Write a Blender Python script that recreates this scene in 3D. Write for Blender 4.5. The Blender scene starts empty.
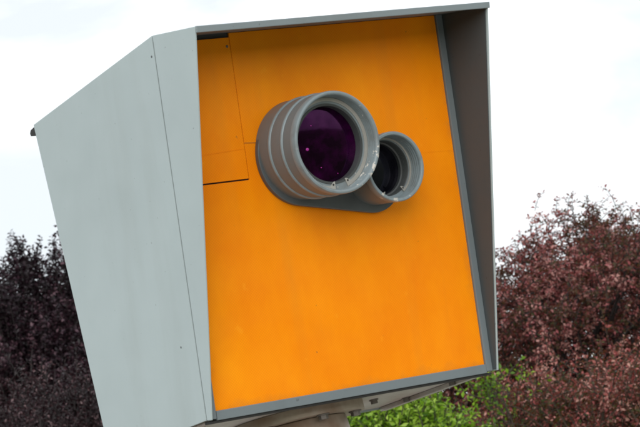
import bpy, bmesh, math, random
import numpy as np
from mathutils import Matrix, Vector

random.seed(7); RNG = np.random.default_rng(11)
SC = bpy.context.scene
COL = SC.collection

# ------------------------------------------------------------------ camera
TILT = math.radians(9.3)          # the whole front of the housing leans forward, base plate level
HOUSE_Z = 2.10                    # height of the lower front edge above the verge
BOX = Matrix.Translation((0, 0, HOUSE_Z)) @ Matrix.Rotation(-TILT, 4, 'X')
yaw, pitch, roll = -0.6143, 0.0174, -0.1421
fw = Vector((math.sin(yaw)*math.cos(pitch), -math.cos(yaw)*math.cos(pitch), math.sin(pitch)))
rt = fw.cross(Vector((0, 0, 1))).normalized(); up = rt.cross(fw)
rt, up = math.cos(roll)*rt + math.sin(roll)*up, -math.sin(roll)*rt + math.cos(roll)*up
cm = Matrix((rt, up, -fw)).transposed().to_4x4()
cm.translation = Vector((3.0339, 4.2738, 0.2303))
CAM = BOX @ cm
cd = bpy.data.cameras.new('camera'); cam = bpy.data.objects.new('camera', cd); COL.objects.link(cam)
cam.matrix_world = CAM
cd.sensor_width = 36.0; cd.lens = 2963.9/640*36.0
cd.clip_start = 0.1; cd.clip_end = 3000
cd.dof.use_dof = True; cd.dof.focus_distance = 5.15; cd.dof.aperture_fstop = 38
SC.camera = cam

def ray(px, py, dist):
    """world point seen at photo pixel (640x427) at a given distance from the camera"""
    d = Vector(((px-320)/2963.9, -(py-213.5)/2963.9, -1.0))
    return CAM @ (d*dist)

# ------------------------------------------------------------------ sky and sun
SUN_AZ, SUN_EL = math.radians(40), math.radians(21)      # azimuth from +Y towards +X
W = bpy.data.worlds.new('World'); SC.world = W; W.use_nodes = True
nt = W.node_tree; nt.nodes.clear(); N = nt.nodes.new; L = nt.links.new
sky = N('ShaderNodeTexSky'); sky.sky_type = 'NISHITA'; sky.sun_disc = False
sky.sun_elevation = SUN_EL; sky.sun_rotation = SUN_AZ
tc = N('ShaderNodeTexCoord'); mp = N('ShaderNodeMapping'); mp.inputs['Scale'].default_value = (1, 1, 2.2)
L(tc.outputs['Generated'], mp.inputs[0])
n1 = N('ShaderNodeTexNoise'); n1.inputs['Scale'].default_value = 5.5; n1.inputs['Detail'].default_value = 6
n1.inputs['Distortion'].default_value = 0.4
L(mp.outputs[0], n1.inputs['Vector'])
cr = N('ShaderNodeValToRGB')
cr.color_ramp.elements[0].position = 0.45; cr.color_ramp.elements[0].color = (4.7, 4.95, 5.15, 1)
cr.color_ramp.elements[1].position = 0.70; cr.color_ramp.elements[1].color = (9.2, 9.25, 9.3, 1)
L(n1.outputs[0], cr.inputs[0])
mx = N('ShaderNodeMix'); mx.data_type = 'RGBA'; mx.inputs[0].default_value = 0.93
L(sky.outputs[0], mx.inputs['A']); L(cr.outputs[0], mx.inputs['B'])
bg = N('ShaderNodeBackground'); bg.inputs[1].default_value = 0.128
L(mx.outputs['Result'], bg.inputs[0])
wo = N('ShaderNodeOutputWorld'); L(bg.outputs[0], wo.inputs[0])

sd = bpy.data.lights.new('sun', 'SUN'); sd.energy = 1.5; sd.angle = math.radians(55); sd.color = (1, .97, .93)
sun = bpy.data.objects.new('sun', sd); COL.objects.link(sun)
sdir = Vector((math.sin(SUN_AZ)*math.cos(SUN_EL), math.cos(SUN_AZ)*math.cos(SUN_EL), math.sin(SUN_EL)))
sun.rotation_euler = sdir.to_track_quat('Z', 'Y').to_euler(); sun.location = (8, 8, 12)

SC.render.engine = 'CYCLES'
SC.view_settings.view_transform = 'Standard'; SC.view_settings.look = 'None'
SC.view_settings.exposure = 0.62; SC.view_settings.gamma = 1.0; SC.view_settings.use_curve_mapping = False
SC.cycles.max_bounces = 8
SC.cycles.pixel_filter_type = 'BLACKMAN_HARRIS'; SC.cycles.filter_width = 1.8

# ------------------------------------------------------------------ helpers
def obj(name, bm, mat, parent=None, mtx=None, smooth=None):
    me = bpy.data.meshes.new(name)
    bmesh.ops.recalc_face_normals(bm, faces=bm.faces)
    bm.to_mesh(me); bm.free()
    me.materials.append(mat)
    o = bpy.data.objects.new(name, me); COL.objects.link(o)
    if smooth is not None:
        me.shade_smooth()
        me.set_sharp_from_angle(angle=math.radians(smooth))
    if parent is not None:
        o.parent = parent
    if mtx is not None:
        o.matrix_local = mtx
    return o

def tag(o, label, cat, group=None):
    o['label'] = label; o['category'] = cat
    if group: o['group'] = group
    return o

def bevel(bm, w, seg=2, ang=30):
    es = [e for e in bm.edges if len(e.link_faces) == 2 and e.calc_face_angle(0) > math.radians(ang)]
    bmesh.ops.bevel(bm, geom=es, offset=w, segments=seg, profile=0.6, affect='EDGES', clamp_overlap=True)

def prism_x(poly, x0, x1, bw=0.0008, seg=2, bm=None):
    """poly of (y, z) extruded from x0 to x1"""
    bm = bm or bmesh.new()
    a = [bm.verts.new((x0, y, z)) for y, z in poly]; b = [bm.verts.new((x1, y, z)) for y, z in poly]
    bm.faces.new(a); bm.faces.new(b[::-1]); n = len(poly)
    for i in range(n): bm.faces.new((a[i], b[i], b[(i+1) % n], a[(i+1) % n]))
    bmesh.ops.recalc_face_normals(bm, faces=bm.faces)
    if bw: bevel(bm, bw, seg)
    return bm

def prism_y(poly, y0, y1, bw=0.0008, seg=2, ang=30):
    """poly of (x, z) extruded from y0 to y1"""
    bm = bmesh.new()
    a = [bm.verts.new((x, y0, z)) for x, z in poly]; b = [bm.verts.new((x, y1, z)) for x, z in poly]
    bm.faces.new(a); bm.faces.new(b[::-1]); n = len(poly)
    for i in range(n): bm.faces.new((a[i], b[i], b[(i+1) % n], a[(i+1) % n]))
    bmesh.ops.recalc_face_normals(bm, faces=bm.faces)
    if bw: bevel(bm, bw, seg, ang)
    return bm

def rect(x0, x1, z0, z1): return [(x0, z0), (x1, z0), (x1, z1), (x0, z1)]

def lathe(profile, cx, cz, seg=96, closed=False):
    """profile of (r, y) turned about an axis along +Y through (cx, cz)"""
    bm = bmesh.new(); rings = []
    for r, y in profile:
        if r < 1e-6: rings.append([bm.verts.new((cx, y, cz))])
        else: rings.append([bm.verts.new((cx+r*math.cos(2*math.pi*i/seg), y, cz+r*math.sin(2*math.pi*i/seg))) for i in range(seg)])
    pairs = list(zip(rings, rings[1:]))
    if closed: pairs.append((rings[-1], rings[0]))
    for A, B in pairs:
        for i in range(seg):
            j = (i+1) % seg
            if len(A) == 1: bm.faces.new((A[0], B[i], B[j]))
            elif len(B) == 1: bm.faces.new((A[i], A[j], B[0]))
            else: bm.faces.new((A[i], A[j], B[j], B[i]))
    return bm

def cyl_z(r0, r1, z0, z1, seg=48, bw=0.0):
    bm = bmesh.new()
    bmesh.ops.create_cone(bm, cap_ends=True, segments=seg, radius1=r0, radius2=r1, depth=z1-z0,
                          matrix=Matrix.Translation((0, 0, (z0+z1)/2)))
    if bw: bevel(bm, bw, 2, 50)
    return bm

# ------------------------------------------------------------------ materials
class Mat:
    def __init__(s, name):
        s.m = bpy.data.materials.new(name); s.m.use_nodes = True
        s.nt = s.m.node_tree; s.p = s.nt.nodes['Principled BSDF']; s.out = s.nt.nodes['Material Output']
        s.tc = s.nt.nodes.new('ShaderNodeTexCoord')
    def n(s, t, **kw):
        x = s.nt.nodes.new(t)
        for k, v in kw.items(): setattr(x, k, v)
        return x
    def l(s, a, b): s.nt.links.new(a, b)
    def noise(s, scale, detail=4, stretch=(1, 1, 1), rough=.55, off=(0, 0, 0)):
        mp = s.n('ShaderNodeMapping'); mp.inputs['Scale'].default_value = stretch; mp.inputs['Location'].default_value = off
        s.l(s.tc.outputs['Object'], mp.inputs[0])
        x = s.n('ShaderNodeTexNoise'); x.inputs['Scale'].default_value = scale; x.inputs['Detail'].default_value = detail
        x.inputs['Roughness'].default_value = rough
        s.l(mp.outputs[0], x.inputs['Vector']); return x.outputs[0]
    def ramp(s, val, stops):
        r = s.n('ShaderNodeValToRGB'); e = r.color_ramp.elements
        while len(e) < len(stops): e.new(0.5)
        for q, (p, c) in zip(e, stops):
            q.position = p; q.color = c if len(c) == 4 else (*c, 1)
        s.l(val, r.inputs[0]); return r.outputs[0]
    def mix(s, f, a, b, mode='MIX'):
        x = s.n('ShaderNodeMix'); x.data_type = 'RGBA'; x.blend_type = mode
        for v, k in ((f, 0), (a, 'A'), (b, 'B')):
            i = x.inputs[k] if k != 0 else x.inputs[0]
            if hasattr(v, 'is_output') or isinstance(v, bpy.types.NodeSocket): s.l(v, i)
            else: i.default_value = v if k == 0 else ((*v, 1) if len(v) == 3 else v)
        return x.outputs['Result']
    def math(s, op, a, b=None):
        x = s.n('ShaderNodeMath'); x.operation = op
        for i, v in enumerate((a, b)):
            if v is None: continue
            if isinstance(v, bpy.types.NodeSocket): s.l(v, x.inputs[i])
            else: x.inputs[i].default_value = v
        return x.outputs[0]
    def bump(s, h, strength=.1, dist=.001, normal=None):
        x = s.n('ShaderNodeBump'); x.inputs['Strength'].default_value = strength; x.inputs['Distance'].default_value = dist
        s.l(h, x.inputs['Height'])
        if normal: s.l(normal, x.inputs['Normal'])
        return x.outputs[0]
    def set(s, **kw):
        for k, v in kw.items():
            i = s.p.inputs[k.replace('_', ' ')]
            if isinstance(v, bpy.types.NodeSocket): s.l(v, i)
            else: i.default_value = (*v, 1) if isinstance(v, tuple) and len(v) == 3 else v
        return s.m

def grey_paint(name, base, dirt, rough=.45, specks=True, chips=None):
    a = Mat(name)
    c = a.mix(a.ramp(a.noise(3.2, 5), [(.35, (0, 0, 0)), (.7, (1, 1, 1))]), tuple(x*.95 for x in base), tuple(min(1, x*1.04) for x in base))
    streak = a.ramp(a.noise(9, 6, (1, 1, .12)), [(.56, (0, 0, 0)), (.85, (.45, .45, .45))])
    c = a.mix(streak, c, dirt)
    if specks:
        sp = a.ramp(a.noise(130, 2, off=(3, 1, 7)), [(.735, (0, 0, 0)), (.76, (.55, .55, .55))])
        c = a.mix(sp, c, tuple(x*.45 for x in dirt))
    if chips:
        gr = a.ramp(a.noise(45, 6, off=(5, 5, 5)), [(.48, (0, 0, 0)), (.78, (.6, .6, .6))])
        c = a.mix(gr, c, (.12, .115, .105))
    if chips:                                             # bare primer where the paint is knocked off
        (cx, cy, cz), rad = chips
        vs = a.n('ShaderNodeVectorMath', operation='DISTANCE'); a.l(a.tc.outputs['Object'], vs.inputs[0]); vs.inputs[1].default_value = (cx, cy, cz)
        near = a.ramp(a.math('DIVIDE', vs.outputs['Value'], rad), [(0.0, (.17, .17, .17)), (1.0, (0, 0, 0))])
        v = a.math('ADD', a.noise(85, 5, off=(1, 4, 2)), near)
        mask = a.ramp(v, [(.70, (0, 0, 0)), (.715, (1, 1, 1))])
        c = a.mix(mask, c, (.46, .44, .40))
    nrm = a.bump(a.noise(260, 3), .12, .0006)
    nrm = a.bump(a.noise(4, 2), .10, .004, nrm)
    r = a.ramp(a.noise(14, 5), [(.3, (rough-.06,)*3), (.75, (rough+.12,)*3)])
    return a.set(Base_Color=c, Roughness=r, Normal=nrm)

PALE = grey_paint('pale_grey_green_paint', (.350, .412, .418), (.25, .28, .265), .42)
MID = grey_paint('mid_grey_paint', (.150, .178, .190), (.09, .09, .085), .45)
LIP = grey_paint('roof_lip_paint', (.205, .24, .255), (.12, .12, .11), .42)
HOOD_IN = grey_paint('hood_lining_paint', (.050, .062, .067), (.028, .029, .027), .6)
TUBE = grey_paint('lens_tube_paint', (.125, .148, .155), (.075, .07, .06), .42, specks=False)  # same grey as the rims, darkened: shade on the sides is in the colour
RIM = grey_paint('worn_lit_rim_paint', (.185, .225, .24), (.15, .15, .14), .38, specks=False, chips=((-.022, .124, .368), .085))  # chipped rims and ridges; their brighter lighting is put into a paler paint
RIM2 = grey_paint('small_lit_rim_paint', (.185, .225, .24), (.15, .15, .14), .38, specks=False, chips=((-.085, .08, .325), .05))

def orange():
    a = Mat('orange_reflective_sheeting')
    sep = a.n('ShaderNodeSeparateXYZ'); a.l(a.tc.outputs['Object'], sep.inputs[0])
    p = 0.0056
    u = a.math('DIVIDE', sep.outputs[0], p); v = a.math('DIVIDE', sep.outputs[2], p*.9)
    s1 = a.math('ABSOLUTE', a.math('SINE', a.math('MULTIPLY', a.math('ADD', u, v), math.pi)))
    s2 = a.math('ABSOLUTE', a.math('SINE', a.math('MULTIPLY', a.math('SUBTRACT', u, v), math.pi)))
    cell = a.math('MINIMUM', s1, s2)
    cellm = a.ramp(cell, [(0.0, (.84, .84, .84)), (.4, (1, 1, 1))])
    base = a.mix(a.ramp(a.noise(6.5, 8, (1, 1, .6), rough=.65), [(.28, (0, 0, 0)), (.72, (1, 1, 1))]), (.83, .205, .0020), (.95, .305, .0030))
    blotch = a.ramp(a.noise(11, 6, off=(2, 0, 5)), [(.55, (0, 0, 0)), (.85, (.35, .35, .35))])
    base = a.mix(blotch, base, (.76, .205, .004))
    streak = a.ramp(a.noise(16, 6, (1, 1, .07)), [(.57, (0, 0, 0)), (.85, (.28, .28, .28))])
    base = a.mix(streak, base, (.60, .22, .02))
    sp = a.ramp(a.noise(95, 2, off=(9, 1, 3)), [(.73, (0, 0, 0)), (.77, (.7, .7, .7))])
    base = a.mix(sp, base, (.30, .12, .03))
    # bubbles and pale weathered patches in the film
    bl = a.ramp(a.noise(38, 3, (1, 1, .8), off=(7, 2, 1)), [(.66, (0, 0, 0)), (.72, (.22, .22, .22))])
    base = a.mix(bl, base, (.97, .40, .02))
    ex = a.math('SUBTRACT', .296, a.math('ABSOLUTE', sep.outputs[0]))
    ez = a.math('SUBTRACT', sep.outputs[2], .010)
    ed = a.math('ADD', a.math('DIVIDE', a.math('MINIMUM', ex, ez), .05), a.math('MULTIPLY', a.noise(30, 6), 1.3))
    grime = a.ramp(ed, [(.45, (.32, .32, .32)), (.85, (0, 0, 0))])
    base = a.mix(grime, base, (.45, .17, .03))
    # scuffs: thin pale scratches
    sc = a.ramp(a.noise(7, 9, (.25, 1, 5), rough=.8, off=(4, 4, 4)), [(.67, (0, 0, 0)), (.75, (.42, .42, .42))])
    base = a.mix(sc, base, (.90, .42, .10))
    c = a.mix(1.0, base, cellm, 'MULTIPLY')
    nrm = a.bump(cell, .05, .0004)
    nrm = a.bump(a.noise(5, 3), .14, .005, nrm)
    r = a.ramp(a.noise(12, 5), [(.3, (.30,)*3), (.75, (.48,)*3)])
    a.p.inputs['Specular IOR Level'].default_value = .12
    return a.set(Base_Color=c, Roughness=r, Normal=nrm)
ORANGE = orange()

def plain(name, col, rough=.5, metal=0.0, var=.2, nscale=30, bumpd=.0006):
    a = Mat(name); f = a.noise(nscale, 5)
    c = a.mix(f, tuple(x*(1-var) for x in col), tuple(min(1, x*(1+var)) for x in col))
    return a.set(Base_Color=c, Roughness=rough, Metallic=metal, Normal=a.bump(a.noise(nscale*6, 3), .15, bumpd))
BLACK = plain('black_rubber_and_gap_shade', (.018, .017, .016), .7)
VOID = plain('dark_interior', (.065, .066, .065), .85)
DARKGREY = plain('gasket_grey', (.075, .085, .09), .5)
CLIP = plain('retaining_ring_metal', (.36, .35, .32), .42, .25)
BOLT = plain('weathered_bolt', (.19, .17, .155), .5, .5)
THREAD = plain('lens_barrel_black', (.045, .05, .05), .35)

def galv(name, c0, c1, rust):
    a = Mat(name)
    v = a.n('ShaderNodeTexVoronoi'); v.inputs['Scale'].default_value = 70; a.l(a.tc.outputs['Object'], v.inputs['Vector'])
    c = a.mix(v.outputs['Distance'], c0, c1)
    c = a.mix(a.ramp(a.noise(10, 7), [(.48, (0, 0, 0)), (.68, (.8, .8, .8))]), c, rust)
    return a.set(Base_Color=c, Roughness=a.ramp(a.noise(18, 4), [(.3, (.35,)*3), (.8, (.6,)*3)]), Metallic=.35, Normal=a.bump(a.noise(120, 4), .2, .0008))
GALV = galv('weathered_galvanised_steel', (.44, .41, .38), (.54, .50, .47), (.36, .28, .24))
FLANGE = galv('brown_stained_steel', (.36, .29, .23), (.42, .35, .29), (.22, .13, .08))

def lens_mat(name, c0, c1, tint, rough):
    a = Mat(name)
    f = a.ramp(a.noise(28, 7, rough=.62), [(.42, (0, 0, 0)), (.80, (1, 1, 1))])
    c = a.mix(f, c0, c1)
    m = a.set(Base_Color=c, Roughness=rough, Normal=a.bump(a.noise(30, 3), .12, .0012), Coat_Weight=.12, Coat_Roughness=.04)
    a.p.inputs['Specular Tint'].default_value = (*tint, 1); a.p.inputs['Specular IOR Level'].default_value = .6
    a.p.inputs['Coat Tint'].default_value = (*tint, 1)
    return m
LENS = lens_mat('purple_coated_glass', (.0010, .0001, .0014), (.026, .0005, .025), (.5, .02, .5), .08)
LENS2 = lens_mat('dark_coated_glass', (.004, .004, .006), (.012, .011, .016), (.3, .3, .45), .1)

# ------------------------------------------------------------------ ground
def ground():
    a = Mat('rough_grass_verge')
    c = a.ramp(a.noise(.35, 8), [(.3, (.045, .075, .018)), (.55, (.07, .10, .03)), (.75, (.12, .115, .055))])
    m = a.set(Base_Color=c, Roughness=.9, Normal=a.bump(a.noise(9, 8), .8, .05))
    bm = bmesh.new()
    bmesh.ops.create_grid(bm, x_segments=60, y_segments=60, size=900)
    for v in bm.verts:
        d = math.hypot(v.co.x, v.co.y)
        v.co.z = 0 if d < 40 else .35*math.sin(v.co.x*.013)*math.sin(v.co.y*.017+1)
    g = obj('ground', bm, m); g['kind'] = 'structure'
ground()
def slab(name, x0, x1, y0, y1, z, col, sc):
    a = Mat(name+'_surface')
    c = a.mix(a.noise(sc, 8), tuple(q*.75 for q in col), tuple(q*1.2 for q in col))
    m = a.set(Base_Color=c, Roughness=.85, Normal=a.bump(a.noise(60, 6), .5, .004))
    bm = bmesh.new()
    bmesh.ops.create_cube(bm, size=1, matrix=Matrix.Translation(((x0+x1)/2, (y0+y1)/2, z-.15)) @ Matrix.Diagonal((x1-x0, y1-y0, .3, 1)))
    o = obj(name, bm, m); o['kind'] = 'structure'
slab('added_pavement', -2.2, 1.6, -60, 60, .12, (.42, .39, .36), 3)  # paving, kerb and road lie out of view, added to bounce light upwards
slab('added_kerb', 1.606, 1.75, -60, 60, .125, (.45, .44, .41), 6)
slab('added_road', 1.756, 9.2, -60, 60, .004, (.06, .06, .062), 5)

# ------------------------------------------------------------------ speed camera
HW = 0.315                         # half width
T = 0.003                          # sheet thickness
A_ = (-.4422, .5595); B_ = (0, .660); C_ = (.1366, .6555); D_ = (.0155, -.0040); S_ = (0, -.0040)
SLOPE = math.tan(TILT)
E_ = (-.336, -.004 - .336*SLOPE)   # base of the shell is level in the world
PY = -.188                         # plan centre of the shell
root = bpy.data.objects.new('speed_camera', None); COL.objects.link(root)
pole_xy = (0.0, (BOX @ Vector((0, PY, -.035))).y)
root.location = (pole_xy[0], pole_xy[1], 0)
tag(root, 'grey-green roadside speed camera housing with orange front and two lens tubes on a steel post', 'speed camera')
LOC = Matrix.Translation((-pole_xy[0], -pole_xy[1], 0)) @ BOX
def part(name, bm, mat, parent=root, smooth=None):
    return obj(name, bm, mat, parent, LOC if parent is root else None, smooth)

G = .0016                          # half of the open joint between shell and hood
side_poly = [A_, (-G, B_[1]-G*.2), (-G, S_[1]), E_]
fin_poly = [(G, B_[1]), C_, D_, (G, S_[1])]
for s in (1, -1):
    xa, xb = (HW-T, HW) if s > 0 else (-HW, -HW+T)
    sp = part('side_panel', prism_x(side_poly, xa, xb, .0009), PALE)
    fin = part('hood_side', prism_x(fin_poly, xa, xb, .0009), PALE)
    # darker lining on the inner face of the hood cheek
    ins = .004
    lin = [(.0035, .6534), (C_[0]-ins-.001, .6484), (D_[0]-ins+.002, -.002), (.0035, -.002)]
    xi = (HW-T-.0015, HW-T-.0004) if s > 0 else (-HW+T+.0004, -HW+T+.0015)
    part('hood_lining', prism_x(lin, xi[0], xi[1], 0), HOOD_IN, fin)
    # dark joint backing behind the seam
    xj = (HW-T-.0045, HW-T-.0018) if s > 0 else (-HW+T+.0018, -HW+T+.0045)
    part('seam_backing', prism_x([(-.006, .6545), (.003, .6562), (.003, .0), (-.006, .0)], xj[0], xj[1], 0), BLACK)
    for (y, z, r) in ((-.010, .625, .0022), (-.048, .125, .0020)):
        bm = bmesh.new()
        bmesh.ops.create_uvsphere(bm, u_segments=12, v_segments=8, radius=r,
            matrix=Matrix.Translation((s*HW, y, z)) @ Matrix.Diagonal((.35, 1, 1, 1)))
        part('rivet', bm, DARKGREY, sp, 60)

# roof: folded sheet, two falls, with a front lip
xr = HW - T - .0004
roof_poly = [(A_[0]-.002, A_[1]-.0015), (B_[0], B_[1]-.0008), (C_[0]-.002, C_[1]-.0008), (C_[0]-.002, C_[1]-.0036), (B_[0], B_[1]-.0036), (A_[0]-.002, A_[1]-.0043)]
part('roof_panel', prism_x(roof_poly, -xr, xr, .0006), PALE)
lip = [(C_[0]-.0015, C_[1]+.0008), (C_[0]+.0035, C_[1]+.0004), (C_[0]+.0022, C_[1]-.0108), (C_[0]-.0012, C_[1]-.0108)]
part('hood_soffit', prism_x([(C_[0]-.0045, C_[1]-.0045), (.002, B_[1]-.0045), (.002, B_[1]-.0062), (C_[0]-.0045, C_[1]-.0062)], -xr+.002, xr-.002, 0), MID)
part('roof_lip', prism_x(lip, -HW-.0015, HW-T*.3, .0014, 3), LIP)
# rear drip edge with its rubber seal, sticking out behind the shell
dr = [(A_[0]-.001, A_[1]-.001), (A_[0]-.022, A_[1]-.0075), (A_[0]-.026, A_[1]-.0135), (A_[0]-.024, A_[1]-.019), (A_[0]+.001, A_[1]-.020)]
part('drip_edge', prism_x(dr, -HW+.004, HW-.0045, .002, 3), BLACK)
# rear and underside
rear = [(A_[0]+.0003, A_[1]-.021), (A_[0]+.0033, A_[1]-.021), (E_[0]+.0033, E_[1]+.0005), (E_[0]+.0003, E_[1]+.0005)]
part('rear_panel', prism_x(rear, -xr, xr, .0005), PALE)
def under(y): return -.004 + y*SLOPE
base_poly = [(.0005, under(0)+.004), (-.334, under(-.334)+.004), (-.334, under(-.334)+.008), (.0005, under(0)+.009)]
part('base_panel', prism_x(base_poly, -xr, xr, .0005), GALV)
# drooping skirt plate bolted under the base, pale galvanised
for x in (-.30, .292):
    sk = [(-.012, under(-.012)+.0035), (-.330, under(-.330)+.0035), (-.330, under(-.330)-.0045), (-.012, under(-.012)-.0045)]
    part('base_rail', prism_x(sk, x-.004, x+.012, .001), GALV)

part('gap_shadow_strip', prism_x([(.0015, -.0070), (.0015, -.0105), (-.016, -.0125), (-.016, -.0070)], -HW+.006, HW-.006, .0006), BLACK)  # black strip standing in for the shadow in the gap below the rail
# front: frame rails round the orange face
FX = HW - T - .0018
part('frame_rail', prism_y(rect(-.2965, -FX, -.0035, .6535), -.012, .0045, .0010), MID)
part('frame_rail', prism_y(rect(FX, .2965, -.0035, .6535), -.012, .0045, .0010), MID)
part('frame_rail', prism_y(rect(-.2960, .2960, -.0065, .0098), -.012, .0052, .0012), MID)
for s in (1, -1):
    part('corner_block', prism_x([(-.011, .6510), (.0030, .6510), (.0030, .6560), (-.011, .6535)], *((.2972, .3118) if s > 0 else (-.3118, -.2972)), 0), MID)
# orange face, an L round the access flap
FLX, FLZ0, FLZ1 = .1600, .3965, .6455
ox, oz0, oz1 = .2960, .0088, .6535
face = [(-ox, oz0), (ox, oz0), (ox, FLZ0-.0014), (FLX-.0022, FLZ0-.0014), (FLX-.0022, oz1), (-ox, oz1)]
fp = part('front_panel', prism_y(face, -.004, 0, .0005, 1), ORANGE)
fl = part('access_flap', prism_y(rect(FLX, ox-.001, FLZ0+.0012, FLZ1), -.003, .0022, .0007), ORANGE)
part('panel_backing', prism_y(rect(-.309, .309, .0, .655), -.011, -.0055, 0), VOID)
for x, z in ((.1665, .630), (.272, .41)):
    part('screw', lathe([(0, .0034), (.0018, .0033), (.0026, .0024), (.0027, .0015)], x, z, 14), BOLT, fl, 40)
# thin joint in the sheeting, running out to the tubes
part('sheeting_joint', prism_y([(.158, .4594), (.125, .4568), (.125, .4578), (.158, .4603)], .0002, .0007, 0), plain('joint_shadow_gap', (.22, .09, .02), .8), fp)

part('sheeting_joint', prism_y([(.163, .4495), (.292, .4440), (.292, .4449), (.163, .4504)], .0023, .0028, 0), ORANGE, fl)
part('sheeting_joint', prism_y([(-.165, .4085), (-.2955, .4040), (-.2955, .4052), (-.165, .4097)], .0001, .0003, 0), ORANGE, fp)
# lens mount: the plate that both tubes stand on
c1, r1 = (.0483, .4369), .0905
c2, r2 = (-.1011, .3848), .0660
def hull(c1, r1, c2, r2, n=40):
    d = math.atan2(c2[1]-c1[1], c2[0]-c1[0]); D = math.dist(c1, c2); al = math.acos((r1-r2)/D)
    pts = []
    for i in range(n+1):
        t = d+al + (2*math.pi-2*al)*i/n; pts.append((c1[0]+r1*math.cos(t), c1[1]+r1*math.sin(t)))
    for i in range(n+1):
        t = d-al + 2*al*i/n; pts.append((c2[0]+r2*math.cos(t), c2[1]+r2*math.sin(t)))
    return pts
mount = part('lens_mount', prism_y(hull((c1[0]+.001, c1[1]-.0085), r1, (c2[0]+.004, c2[1]-.009), r2), .0004, .011, .002, 3, 50), DARKGREY, smooth=40)

def thread(r0, y0, y1, n, amp):
    return [(r0 + (amp if i % 2 else 0), y0 + (y1-y0)*i/(2*n)) for i in range(2*n+1)]

# large tube
def ridge(r, y, h=.0022, w=.0035): return [(r, y-w), (r+h*.75, y-w*.6), (r+h, y), (r+h*.75, y+w*.6), (r, y+w)]
R1 = .0885
prof = [(R1, .001), (R1, .1140), (R1-.003, .1142)]
t1 = part('lens_tube', lathe(prof, *c1, seg=128), TUBE, smooth=35)
t1['label'] = 'large ribbed grey tube with purple glass and chipped rim'
for y in (.043, .081):
    part('tube_ridge', lathe(ridge(R1-.0003, y, .0028, .0042), *c1, seg=128), RIM, t1, 50)
prof = [(R1-.001, .1085), (R1+.0010, .1092), (R1+.0014, .1110), (R1+.0014, .1215), (R1+.0004, .1238), (R1-.0015, .1248), (.0845, .1245), (.0828, .1230)]
prof += thread(.0816, .1190, .1010, 4, .0011) + [(.0812, .0985), (.0670, .0980), (.0668, .0900), (.0668, .0600)]
part('tube_rim', lathe(prof, *c1, seg=128), RIM, t1, 35)
part('lens_barrel', lathe([(.0706, .0984), (.0704, .0990), (.0664, .0988), (.0660, .0975), (.0660, .0780)], *c1, seg=96), THREAD, t1, 40)
g1 = part('lens_glass', lathe([(.0661, .0840), (.050, .0862), (.025, .0878), (0, .0884)], *c1, seg=96), LENS, t1, 60)
SPOT = plain('magenta_glint', (.42, .015, .30), .3)  # pink reflections in the glass, set on as small coloured beads
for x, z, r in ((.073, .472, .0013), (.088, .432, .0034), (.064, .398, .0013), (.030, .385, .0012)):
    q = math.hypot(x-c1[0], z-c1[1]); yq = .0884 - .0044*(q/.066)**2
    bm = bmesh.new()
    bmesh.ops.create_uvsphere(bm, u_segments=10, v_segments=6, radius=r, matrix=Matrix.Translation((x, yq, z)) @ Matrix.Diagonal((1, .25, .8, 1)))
    part('glint_spot', bm, SPOT, t1, 60)
def circlip(c, r0, r1, y, gap_mid, gap, tilt=0):
    """open retaining ring with an eyelet at both ends"""
    bm = bmesh.new(); n = 72; th = .0016
    a0 = gap_mid + gap/2; a1 = gap_mid + 2*math.pi - gap/2
    def prof_r(t):
        e = min(t-a0, a1-t)
        return r0 - .0085*max(0, 1-(e/.13)**2)
    rows = []
    for i in range(n+1):
        # denser near the ends
        u = i/n; u = .5-.5*math.cos(math.pi*u)
        t = a0+(a1-a0)*u; ri = prof_r(t)
        rows.append([bm.verts.new((c[0]+r*math.cos(t), yy, c[1]+r*math.sin(t))) for r, yy in ((ri, y), (r1, y), (r1, y+th), (ri, y+th))])
    for p, q in zip(rows, rows[1:]):
        for k in range(4): bm.faces.new((p[k], p[(k+1) % 4], q[(k+1) % 4], q[k]))
    bm.faces.new(rows[0]); bm.faces.new(rows[-1][::-1])
    return bm, [(c[0]+(r0-.003)*math.cos(t), c[1]+(r0-.003)*math.sin(t)) for t in (a0+.055, a1-.055)]
bm, holes = circlip(c1, .0745, .0808, .0985, math.radians(-99), .34)
cl = part('retaining_ring', bm, CLIP, t1, 40)
for x, z in holes:
    part('eyelet_hole', lathe([(.0019, .0999), (.0019, .1004), (0, .1004)], x, z, 14), BLACK, t1)
# small tube
R2 = .0618
prof = [(R2, .001), (R2, .0690), (R2-.003, .0692)]
t2 = part('lens_tube', lathe(prof, *c2, seg=96), TUBE, smooth=35)
prof = [(R2-.001, .0650), (R2+.0006, .0656), (R2+.0009, .0670), (R2+.0009, .0775), (R2, .0795), (R2-.0014, .0803), (.0572, .0800), (.0560, .0788)]
prof += thread(.0552, .0750, .0520, 4, .0010) + [(.0548, .0500), (.0500, .0496)]
part('tube_rim', lathe(prof, *c2, seg=96), RIM2, t2, 35)
t2['label'] = 'small grey tube with black lens deep inside'
prof = [(.0500, .0495)] + thread(.0488, .048, .032, 4, .0012) + [(.0462, .031), (.0462, .020)]
part('lens_barrel', lathe(prof, *c2, seg=96), THREAD, t2, 30)
part('lens_glass', lathe([(.0463, .024), (.030, .0262), (0, .028)], *c2, seg=72), LENS2, t2, 60)
bm, holes = circlip(c2, .0512, .0546, .0505, math.radians(-100), .86)
part('retaining_ring', bm, CLIP, t2, 40)
for x, z in holes:
    part('eyelet_hole', lathe([(.0016, .0519), (.0016, .0524), (0, .0524)], x, z, 14), BLACK, t2)

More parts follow.
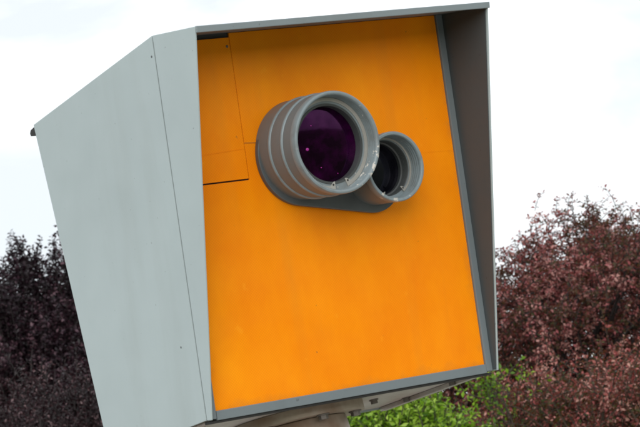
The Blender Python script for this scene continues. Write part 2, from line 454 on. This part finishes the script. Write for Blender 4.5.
# post, flange and bolts (upright in the world)
zb = (BOX @ Vector((0, PY, under(PY)+.004))).z
def wpart(name, bm, mat, parent=root, smooth=40): return obj(name, bm, mat, parent, None, smooth)
RF = .122
fl_bm = cyl_z(RF, RF, zb-.019, zb-.0006, 96, .0012)
flange = wpart('flange', fl_bm, FLANGE)
wpart('pole', cyl_z(.084, .074, -.05, zb-.0195, 48), GALV)
wpart('pole_collar', cyl_z(.092, .086, zb-.075, zb-.0196, 48, .003), FLANGE)
wpart('base_plate', cyl_z(.16, .16, 0.004, .022, 48, .002), GALV)
def hexbolt(parent, x, y, z, r=.009, h=.007):
    bm = bmesh.new()
    bmesh.ops.create_cone(bm, cap_ends=True, segments=6, radius1=r, radius2=r, depth=h, matrix=Matrix.Translation((x, y, z-h/2)))
    bmesh.ops.create_cone(bm, cap_ends=True, segments=20, radius1=r*1.35, radius2=r*1.35, depth=.002, matrix=Matrix.Translation((x, y, z+.0011)))
    return wpart('bolt', bm, BOLT, parent, 30)
for i in range(6):
    t = 2*math.pi*(i+.35)/6
    hexbolt(flange, .104*math.cos(t), .104*math.sin(t), zb-.0215)
for x, y in ((-.285, .10), (-.285, -.05), (-.16, .02), (.27, .10), (.27, -.12)):
    hexbolt(root, x, y, zb-.0025, .0065, .006)

# ------------------------------------------------------------------ trees and shrubs
def leaf_mat(name, stops, rough=.42, trans=.25, tcol=(.3, .05, .04), spec=.35):
    a = Mat(name)
    at = a.n('ShaderNodeAttribute'); at.attribute_name = 'tint'
    c = a.ramp(at.outputs['Fac'], stops)
    m = a.set(Base_Color=c, Roughness=rough); a.p.inputs['Specular IOR Level'].default_value = spec
    tr = a.n('ShaderNodeBsdfTranslucent'); a.l(a.mix(.5, c, tcol), tr.inputs[0])
    ms = a.n('ShaderNodeMixShader'); ms.inputs[0].default_value = trans
    a.l(a.p.outputs[0], ms.inputs[1]); a.l(tr.outputs[0], ms.inputs[2]); a.l(ms.outputs[0], a.out.inputs[0])
    return m
def bark_mat(name, c):
    a = Mat(name)
    col = a.mix(a.noise(25, 6, (1, 1, .25)), tuple(x*.55 for x in c), tuple(x*1.25 for x in c))
    return a.set(Base_Color=col, Roughness=.85, Normal=a.bump(a.noise(40, 6, (1, 1, .2)), .6, .01))
BARK = bark_mat('dark_bark', (.022, .016, .016))
BARKG = bark_mat('olive_bark', (.050, .038, .026))

def unit(v): return v/(np.linalg.norm(v, axis=-1, keepdims=True)+1e-9)

def tubes_mesh(lines, sides):
    """list of (points[k,3], radii[k]) -> verts, quads"""
    V, F, o = [], [], 0
    for P, Rr in lines:
        P = np.asarray(P); k = len(P)
        tan = unit(np.gradient(P, axis=0))
        ref = np.where(np.abs(tan[:, 2:3]) > .9, np.array([[1., 0, 0]]), np.array([[0, 0, 1.]]))
        a = unit(np.cross(tan, ref)); b = np.cross(tan, a)
        ang = np.arange(sides)*2*np.pi/sides
        ring = P[:, None] + np.asarray(Rr)[:, None, None]*(a[:, None]*np.cos(ang)[None, :, None]+b[:, None]*np.sin(ang)[None, :, None])
        V.append(ring.reshape(-1, 3))
        i = np.arange(k-1)[:, None]*sides; j = np.arange(sides)[None]; j2 = (j+1) % sides
        F.append(np.stack([i+j, i+j2, i+sides+j2, i+sides+j], -1).reshape(-1, 4)+o); o += k*sides
    return np.concatenate(V), np.concatenate(F)

def np_mesh(name, V, F, mat, parent, tint=None, smooth=False):
    me = bpy.data.meshes.new(name); n = F.shape[1]
    me.vertices.add(len(V)); me.vertices.foreach_set('co', V.astype(np.float32).ravel())
    me.loops.add(F.size); me.loops.foreach_set('vertex_index', F.astype(np.int32).ravel())
    me.polygons.add(len(F)); me.polygons.foreach_set('loop_start', np.arange(0, F.size, n, dtype=np.int32))
    me.polygons.foreach_set('loop_total', np.full(len(F), n, np.int32))
    if tint is not None:
        at = me.attributes.new('tint', 'FLOAT', 'FACE'); at.data.foreach_set('value', tint.astype(np.float32))
    me.update(calc_edges=True)
    if smooth: me.shade_smooth()
    me.materials.append(mat)
    o = bpy.data.objects.new(name, me); COL.objects.link(o); o.parent = parent
    return o

def curve(p0, p1, k, sag, rng):
    t = np.linspace(0, 1, k)[:, None]
    m = (p0+p1)/2 + rng.normal(0, sag, 3) + np.array([0, 0, sag*.6])
    return (1-t)**2*p0 + 2*t*(1-t)*m + t*t*p1

def tree(name, label, cat, base, crown_c, rad, leafm, bark, n_clusters=170, twigs=22, twig_len=(.25, .5), leaf=(.042, .020),
         per=16, up_bias=.5, droop=.0, seed=1, trunk_r=.09, lump=.16, shell=.55, group=None, clump_r=.2, stems=1, tint_sp=.22, mu=.42, limbs=10):
    rng = np.random.default_rng(seed)
    root = bpy.data.objects.new(name, None); COL.objects.link(root)
    root.location = (base[0], base[1], 0); tag(root, label, cat, group)
    cc = np.array([crown_c[0]-base[0], crown_c[1]-base[1], crown_c[2]]); rad = np.array(rad)
    # cluster centres in a lumpy ellipsoid
    d = unit(rng.normal(size=(n_clusters, 3)))
    lum = 1 + lump*(np.sin(d[:, 0]*5.1+seed)+np.sin(d[:, 1]*6.3+2*seed)+np.sin(d[:, 2]*5.7+3*seed))/1.6
    rr = rng.uniform(shell**3, 1, n_clusters)**(1/3)
    cl = cc + d*rad*np.minimum(rr*lum, 1.08)[:, None]
    cl = cl[cl[:, 2] > .35]
    # trunk(s) + limbs
    lines = []; limb_pts = []
    top = cc + np.array([0, 0, rad[2]*.55])
    for s in range(stems):
        foot = np.array([rng.normal(0, .10)*(stems > 1), rng.normal(0, .10)*(stems > 1), -.05])
        tp = (top - np.array([0, 0, rad[2]*.35*(stems > 1)])) + (rng.normal(0, .2, 3)*rad*np.array([1, 1, .3]) if stems > 1 else 0)
        P = curve(foot, tp, 12, .12, rng)
        lines.append((P, np.linspace(trunk_r/math.sqrt(stems), min(.015, trunk_r*.3), 12))); limb_pts.append(P[4:])
    trunkP = np.concatenate([l[0][3:9] for l in lines])
    for i in range(limbs):
        dd = unit(rng.normal(size=3)*np.array([1, 1, .6]))
        e = cc + dd*rad*.62
        P = curve(trunkP[rng.integers(len(trunkP))], e, 9, .15, rng)
        lines.append((P, np.linspace(trunk_r*.42, min(.012, trunk_r*.25), 9))); limb_pts.append(P[3:])
    LP = np.concatenate(limb_pts)
    for c in cl:
        j = np.argmin(((LP-c)**2).sum(1) + rng.uniform(0, .05, len(LP)))
        lines.append((curve(LP[j], c, 6, .05, rng), np.linspace(min(.015, trunk_r*.35), min(.007, trunk_r*.18), 6)))
    V, F = tubes_mesh(lines, 6)
    np_mesh('trunk', V, F, bark, root, smooth=True)
    # twigs
    m = len(cl)*twigs
    ci = np.repeat(np.arange(len(cl)), twigs)
    out = unit((cl-cc)/rad)[ci]
    tdir = unit(out*.75 + rng.normal(0, .62, (m, 3)) + np.array([0, 0, up_bias]))
    tlen = rng.uniform(*twig_len, m)
    p0 = cl[ci] + rng.normal(0, clump_r, (m, 3))
    side = unit(np.cross(tdir, rng.normal(size=(m, 3))))
    K = 5; t = np.linspace(0, 1, K)
    bend = rng.normal(0, .16, m)
    def pt(tt, idx):
        tt = tt[:, None]; Lg = tlen[idx][:, None]
        return p0[idx] + tdir[idx]*tt*Lg + side[idx]*(bend[idx][:, None]*Lg*tt*tt) + np.array([0, 0, -1.])*(droop*Lg*tt*tt)
    # twig tubes, three-sided
    ids = np.repeat(np.arange(m), K); TP = pt(np.tile(t, m), ids).reshape(m, K, 3)
    nb = np.cross(tdir, side); ang = np.arange(3)*2*np.pi/3
    off = side[:, None, None]*np.cos(ang)[None, None, :, None] + nb[:, None, None]*np.sin(ang)[None, None, :, None]
    rad_t = np.linspace(.0034, .0013, K)[None, :, None, None]
    TV = (TP[:, :, None]+off*rad_t).reshape(-1, 3)
    i = np.arange(m)[:, None, None]*K*3 + np.arange(K-1)[None, :, None]*3; j = np.arange(3)[None, None]; j2 = (j+1) % 3
    TF = np.stack([i+j, i+j2, i+3+j2, i+3+j], -1).reshape(-1, 4)
    np_mesh('twigs', TV, TF, bark, root)['kind'] = 'stuff'
    # leaves
    n = m*per; li = np.repeat(np.arange(m), per)
    tt = np.clip(np.tile(np.linspace(.06, 1.0, per), m) + rng.normal(0, .03, n), 0, 1)
    b = pt(tt, li)
    phi = np.tile(np.arange(per)*2.4, m) + rng.uniform(0, 6.28, m)[li] + rng.normal(0, .4, n)
    lat = side[li]*np.cos(phi)[:, None] + nb[li]*np.sin(phi)[:, None]
    ax = unit(lat*.85 + tdir[li]*rng.uniform(.25, .9, n)[:, None] + rng.normal(0, .25, (n, 3)) + np.array([0, 0, -.12-droop*.5]))
    nrm = unit(np.cross(ax, unit(np.cross(np.array([0, 0, 1.])+rng.normal(0, .6, (n, 3)), ax))))
    wd = np.cross(nrm, ax)
    sz = (rng.uniform(.62, 1.15, n)*(1-.25*tt))[:, None]
    ll, ww = leaf
    base_p = b + ax*.004
    mid = base_p + ax*ll*.48*sz
    tipc = base_p + ax*ll*sz - nrm*ll*.12*sz
    cup = nrm*ww*.22*sz
    LV = np.stack([base_p, mid+wd*ww*.5*sz+cup, tipc, mid-wd*ww*.5*sz+cup], 1).reshape(-1, 3)
    q = np.arange(n)[:, None]*4
    LF = np.concatenate([q+np.array([[0, 1, 2]]), q+np.array([[0, 2, 3]])], 1).reshape(-1, 3)
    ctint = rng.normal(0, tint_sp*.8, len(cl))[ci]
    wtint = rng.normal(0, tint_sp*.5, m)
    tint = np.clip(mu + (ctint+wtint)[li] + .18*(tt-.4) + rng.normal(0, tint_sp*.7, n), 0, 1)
    tint = np.repeat(tint, 2)
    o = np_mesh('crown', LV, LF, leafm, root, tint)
    o['kind'] = 'stuff'
    return root

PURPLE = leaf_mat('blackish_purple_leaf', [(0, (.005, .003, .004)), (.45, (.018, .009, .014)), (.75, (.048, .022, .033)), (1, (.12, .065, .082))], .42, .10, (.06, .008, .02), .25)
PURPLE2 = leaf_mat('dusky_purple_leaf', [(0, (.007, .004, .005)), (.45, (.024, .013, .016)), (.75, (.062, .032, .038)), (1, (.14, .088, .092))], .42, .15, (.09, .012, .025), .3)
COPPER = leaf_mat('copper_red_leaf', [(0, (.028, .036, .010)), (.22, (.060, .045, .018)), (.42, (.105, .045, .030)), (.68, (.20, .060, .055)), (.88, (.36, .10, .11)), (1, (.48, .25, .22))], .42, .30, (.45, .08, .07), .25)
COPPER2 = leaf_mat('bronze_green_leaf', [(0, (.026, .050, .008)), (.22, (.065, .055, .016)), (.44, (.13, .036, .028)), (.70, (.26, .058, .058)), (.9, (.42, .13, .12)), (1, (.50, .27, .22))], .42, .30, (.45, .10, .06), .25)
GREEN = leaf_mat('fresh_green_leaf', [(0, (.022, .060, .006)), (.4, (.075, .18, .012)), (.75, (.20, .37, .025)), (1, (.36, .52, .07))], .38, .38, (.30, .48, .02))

def place(px, py, dist): return ray(px, py, dist)

p = place(40, 384, 21)
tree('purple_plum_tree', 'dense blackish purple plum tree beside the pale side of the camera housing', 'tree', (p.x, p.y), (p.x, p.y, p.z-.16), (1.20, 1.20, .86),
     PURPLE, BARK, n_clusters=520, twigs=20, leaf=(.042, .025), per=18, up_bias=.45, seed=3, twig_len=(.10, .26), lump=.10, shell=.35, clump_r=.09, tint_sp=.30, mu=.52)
p = place(30, 474, 16.5)
tree('purple_shrub', 'lower dusky purple shrub in front of the blackish plum tree', 'shrub', (p.x, p.y), (p.x, p.y, p.z-.14), (.95, .95, .52),
     PURPLE2, BARK, n_clusters=300, twigs=20, leaf=(.030, .017), per=15, up_bias=.5, seed=5, twig_len=(.10, .22), lump=.10, trunk_r=.06, stems=3, shell=.35, clump_r=.08, tint_sp=.30, mu=.52, limbs=6)
p = place(612, 346, 19.5)
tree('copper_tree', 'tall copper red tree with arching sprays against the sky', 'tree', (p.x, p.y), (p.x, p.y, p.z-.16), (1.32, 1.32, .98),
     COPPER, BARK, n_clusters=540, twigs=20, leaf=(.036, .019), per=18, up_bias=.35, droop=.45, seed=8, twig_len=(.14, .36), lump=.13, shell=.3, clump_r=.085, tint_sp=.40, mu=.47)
p = place(590, 468, 15.5)
tree('bronze_shrub', 'bronze and green leaved shrub below the tall copper tree', 'shrub', (p.x, p.y), (p.x, p.y, p.z-.12), (.88, .88, .56),
     COPPER2, BARKG, n_clusters=320, twigs=20, leaf=(.030, .016), per=16, up_bias=.45, droop=.2, seed=12, twig_len=(.12, .28), lump=.15, trunk_r=.05, stems=4, shell=.3, clump_r=.08, tint_sp=.40, mu=.46, limbs=5)
p = place(372, 456, 13.5)
tree('green_bush', 'fresh bright green bush under the camera housing', 'bush', (p.x, p.y), (p.x, p.y, p.z-.17), (.42, .42, .36),
     GREEN, BARKG, n_clusters=230, twigs=15, leaf=(.040, .020), per=18, up_bias=1.3, seed=21, twig_len=(.10, .20), lump=.08, trunk_r=.04, stems=4, clump_r=.05, shell=.4, tint_sp=.36, mu=.70, limbs=5)
p = place(497, 392, 15.0)
tree('green_sapling', 'thin yellow green sapling between the housing corner and the copper tree', 'sapling', (p.x, p.y), (p.x, p.y, p.z-.05), (.07, .07, .15),
     GREEN, BARKG, n_clusters=7, twigs=6, leaf=(.036, .019), per=9, up_bias=1.0, seed=25, twig_len=(.08, .18), lump=.12, trunk_r=.01, stems=2, clump_r=.05, shell=.2, mu=.6, limbs=2)
